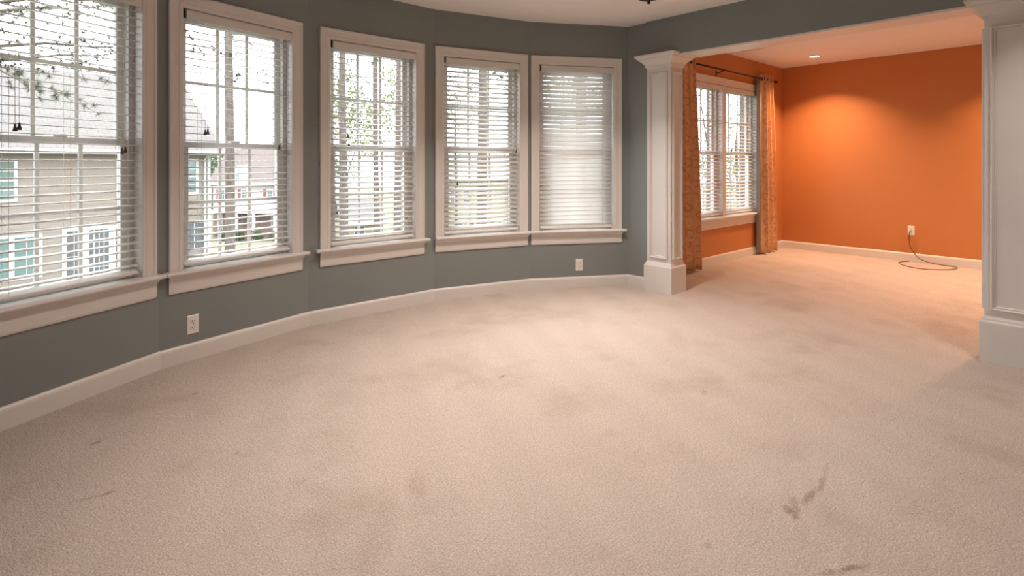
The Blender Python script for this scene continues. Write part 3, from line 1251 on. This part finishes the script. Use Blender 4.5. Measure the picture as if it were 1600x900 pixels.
# ------------------------------------------------------------------ outside: trees
def branch_path(rnd, p0, d, length, droop, n=6):
    pts = [Vector(p0)]
    d = Vector(d).normalized()
    for i in range(n):
        d = (d + Vector((rnd.uniform(-.22, .22), rnd.uniform(-.22, .22), rnd.uniform(-.2, .2) - droop))).normalized()
        pts.append(pts[-1] + d * length / n)
    return pts


def tuft(mb, rnd, p, d, size, n, hw=.006):
    d = Vector(d).normalized()
    for _ in range(n):
        q = Vector((rnd.gauss(0, 1), rnd.gauss(0, 1), rnd.gauss(0, 1))).normalized()
        q = (q + d * .55).normalized()
        l = size * rnd.uniform(.6, 1.05)
        s = q.orthogonal().normalized() * hw
        o = len(mb.v)
        mb.v += [tuple(p - s), tuple(p + s), tuple(p + q * l)]
        mb.f.append((o, o + 1, o + 2))


def pine(label, X, Y, dia, height, limbs, seed, lean=0.0, nsize=.26, hw=.011):
    """limbs: (height on trunk, heading in degrees, length, droop, tufts)"""
    rnd = random.Random(seed)
    x, y = cw(X, Y)
    zg = ground_z(X, Y) - .1
    root = empty('pine_tree', (x, y, zg))
    tag(root, label, 'tree', 'pines outside the windows')
    n = 14
    pts, rad = [], []
    for i in range(n + 1):
        t = i / n
        pts.append((lean * t * height + .04 * math.sin(t * 7 + seed), .04 * math.cos(t * 5 + seed), height * t))
        rad.append(dia / 2 * (1.25 if i == 0 else 1.0) * (1 - .55 * t))
    MB().tube(pts, rad, 14).build('trunk', M['bark'], root, True)
    nd = MB()
    for (hz, hd, ln, droop, nt) in limbs:
        a = R(hd)
        bp_ = branch_path(rnd, (lean * hz, 0, hz), (math.cos(a), math.sin(a), .12), ln, droop)
        bm_ = MB().tube(bp_, [max(.006, .030 * ln / 3 * (1 - i / 7)) for i in range(len(bp_))], 6)
        for k in range(nt):
            j = rnd.randint(1, len(bp_) - 2)
            st = bp_[j].lerp(bp_[j + 1], rnd.random())
            dd = Vector((rnd.uniform(-1, 1), rnd.uniform(-1, 1), rnd.uniform(-.7, .5)))
            tw = branch_path(rnd, st, dd, rnd.uniform(.3, .8), .03, 3)
            bm_.tube(tw, [.008, .006, .005, .004], 4)
            for q in (2, 3):
                tuft(nd, rnd, tw[q], tw[q] - tw[q - 1], nsize * rnd.uniform(.75, 1.1), 36, hw)
            if rnd.random() < .6:
                tuft(nd, rnd, tw[1], tw[1] - tw[0], nsize * .8, 24, hw)
        bm_.build('branch', M['twig'], root)
    if nd.v:
        tag(nd.build('needles', M['needle'], root), kind='stuff')
    return root


def px2(px, D):
    return (px - 800) / 864 * D


def crown_tree(label, X, Y, height, trunk_d, blobs, nleaf, lsize, mat, seed, group, name='leafy_tree', z=None):
    """blobs: (dx, dz, rx, rz) clumps of leaves"""
    rnd = random.Random(seed)
    x, y = cw(X, Y)
    zg = (ground_z(X, Y) if z is None else z) - .1
    root = empty(name, (x, y, zg), R(-CAM_YAW))
    tag(root, label, 'tree' if 'tree' in name else 'shrub', group)
    top = max(b[1] for b in blobs)
    mb = MB().tube([(0, 0, 0), (.05, 0, top * .4), (-.05, .1, top * .75), (0, 0, top)], [trunk_d / 2, trunk_d * .42, trunk_d * .3, trunk_d * .1], 8)
    for (dx, dz, rx, rz) in blobs:
        mb.tube([(0, 0, dz * .6), (dx * .6, 0, dz * .85), (dx, 0, dz)], [trunk_d * .22, trunk_d * .14, trunk_d * .05], 6)
    mb.build('trunk', M['bark'], root, True)
    lf = MB()
    tot = sum(b[2] * b[3] for b in blobs)
    for (dx, dz, rx, rz) in blobs:
        for _ in range(int(nleaf * rx * rz / tot)):
            q = Vector((rnd.gauss(0, 1), rnd.gauss(0, 1), rnd.gauss(0, 1))).normalized() * (rnd.random() ** .45)
            p = Vector((dx + q.x * rx, q.y * rx, dz + q.z * rz))
            a = Vector((rnd.gauss(0, 1), rnd.gauss(0, 1), rnd.gauss(0, 1))).normalized()
            b = a.orthogonal().normalized()
            s = lsize * rnd.uniform(.6, 1.2)
            o = len(lf.v)
            lf.v += [tuple(p - a * s), tuple(p + b * s * .5), tuple(p + a * s), tuple(p - b * s * .5)]
            lf.f.append((o, o + 1, o + 2, o + 3))
    tag(lf.build('foliage', M[mat], root), kind='stuff')
    return root


# the close pine whose limbs fill the top of the leftmost window
def rel(px, py, D, X, Y, zg):
    x, y = cw(px2(px, D), D)
    x0, y0 = cw(X, Y)
    return x - x0, y - y0, EYE + (254.14 - py) * D / 864 - zg


PXN, PYN = px2(-150, 10.5), 10.5
limbs = []
hd0 = math.degrees(math.atan2(*(lambda a: (a[1], a[0]))(rel(230, 60, 11, PXN, PYN, -3.25)[:2])))
for i, (py, ln, nt, dh) in enumerate([(28, 4.6, 40, 0), (-25, 4.4, 34, 6), (75, 3.4, 26, -6), (105, 4.4, 34, 4), (-70, 4.6, 26, -4), (5, 4.8, 34, 10), (55, 4.6, 32, 2)]):
    limbs.append((EYE + (254.14 - py) * 10.5 / 864 + 3.25 - .1, hd0 + dh, ln, .012, nt))
pine('close pine with drooping needle twigs outside the leftmost bay window', PXN, PYN, .38, 15, limbs, 4, 0, .17, .005)
pine('thick pine trunk standing alone outside the second bay window', px2(358, 20), 20, .36, 19,
     [(9.8, 160, 2.4, .03, 8), (9.2, 25, 2.2, .0, 9), (8.4, -150, 2.0, .02, 7), (8.9, -20, 2.3, .02, 9), (7.7, 10, 1.7, .02, 6), (10.4, 200, 2.0, .04, 7)], 7)
pine('pine trunk nearest the left frame of the middle bay window', px2(535, 22), 22, .32, 18, [(9, 0, 2, .02, 4), (8.5, 200, 2, .02, 4)], 8, .002)
pine('slimmer leaning pine trunk in the middle of the middle bay window', px2(590, 26), 26, .30, 18, [(10, 20, 2, .02, 5), (9, 170, 2, .02, 4)], 9, -.012)
pine('pine trunk nearest the right frame of the middle bay window', px2(622, 22), 22, .33, 18, [(9, 30, 2, .02, 4)], 11, .004)
pine('pine trunk outside the second bay window from the right', px2(753, 18), 18, .36, 18, [(8, 160, 2.2, .02, 8), (7.5, 20, 1.8, .02, 6), (7, 190, 2.0, .02, 7)], 12)
pine('pine trunk behind the nearly closed blind', px2(906, 16), 16, .36, 18, [(7.2, 150, 1.8, .02, 7), (7, 20, 1.8, .02, 7)], 13)
pine('pine trunk outside the left half of the twin window', px2(1108, 20), 20, .30, 17, [(8, 0, 2, .02, 5), (7, 160, 2, .02, 5)], 14)
pine('pine trunk outside the right half of the twin window', px2(1160, 24), 24, .30, 17, [(8, 40, 2, .02, 5)], 15)

SG = 'spring trees behind the pines'
crown_tree('yellow green tree behind the left pine of the middle bay window', px2(540, 30), 30, 12, .25, [(-.5, 9.0, 1.6, 2.6), (1.0, 7.4, 1.5, 1.8)], 1500, .13, 'leaf_spring', 21, SG)
crown_tree('yellow green tree between the right pines of the middle bay window', px2(630, 33), 33, 12, .25, [(0, 9.6, 1.7, 2.6), (1.0, 8.0, 1.4, 1.8)], 1500, .13, 'leaf_spring', 22, SG)
crown_tree('pale airy tree left of the trunk in the second bay window from the right', px2(712, 34), 34, 12, .22, [(0, 9.5, 1.5, 2.2)], 500, .12, 'leaf_pale', 23, SG)
crown_tree('pale green tree behind the upper part of the nearly closed blind', px2(880, 28), 28, 12, .22, [(-.4, 9.5, 1.8, 2.2), (1.6, 8.6, 1.4, 1.8)], 1000, .12, 'leaf_pale', 24, SG)
crown_tree('bushy pale green tree outside the left half of the twin window', px2(1108, 26), 26, 10, .2, [(0, 5.0, 2.0, 3.0), (-.5, 8.5, 1.4, 1.6)], 700, .12, 'leaf_pale', 25, SG)
crown_tree('airy pale green tree outside the right half of the twin window', px2(1152, 30), 30, 10, .2, [(0, 8.0, 1.8, 2.5), (0, 4.0, 1.6, 1.6)], 450, .12, 'leaf_pale', 26, SG)

TL = 'distant tree line'
rnd = random.Random(99)
far_lbl = ['distant round green tree just right of the beige house roof', 'distant round green tree left of the lone pine trunk',
           'distant round green tree right of the lone pine trunk', 'distant green tree by the right edge of the second bay window',
           'distant tree low behind the middle bay window left pine', 'distant tree low behind the middle bay window right pine',
           'distant tree behind the pale yellow house roof, left side', 'distant tree behind the pale yellow house roof, right side',
           'distant tree low behind the twin window left half', 'distant tree low behind the twin window right half']
for i, px in enumerate([332, 345, 398, 440, 520, 650, 712, 800, 1090, 1165]):
    Dd = 95 + 12 * (i % 3)
    crown_tree(far_lbl[i], px2(px, Dd), Dd, 14, .4, [(0, 9.5, 3.6, 3.4), (2.2, 7.5, 3.0, 2.6), (-2.4, 7.8, 3.0, 2.6)], 1300, .30, 'leaf_green' if i < 4 else 'leaf_pale', 50 + i, TL)
HB = 'hedge bushes before the far townhouse'
for i, px in enumerate([348, 373, 402, 430]):
    crown_tree(['low green bush by the left porch post of the far townhouse', 'low green bush under the far townhouse porch, left of the door',
                'low green bush before the far townhouse door', 'low green bush by the right porch end of the far townhouse'][i],
               px2(px, 57), 57, 1.2, .1, [(-.1, .7, .62, .6), (.25, .6, .45, .5)], 350, .14, 'leaf_green', 70 + i, HB, 'garden_bush')
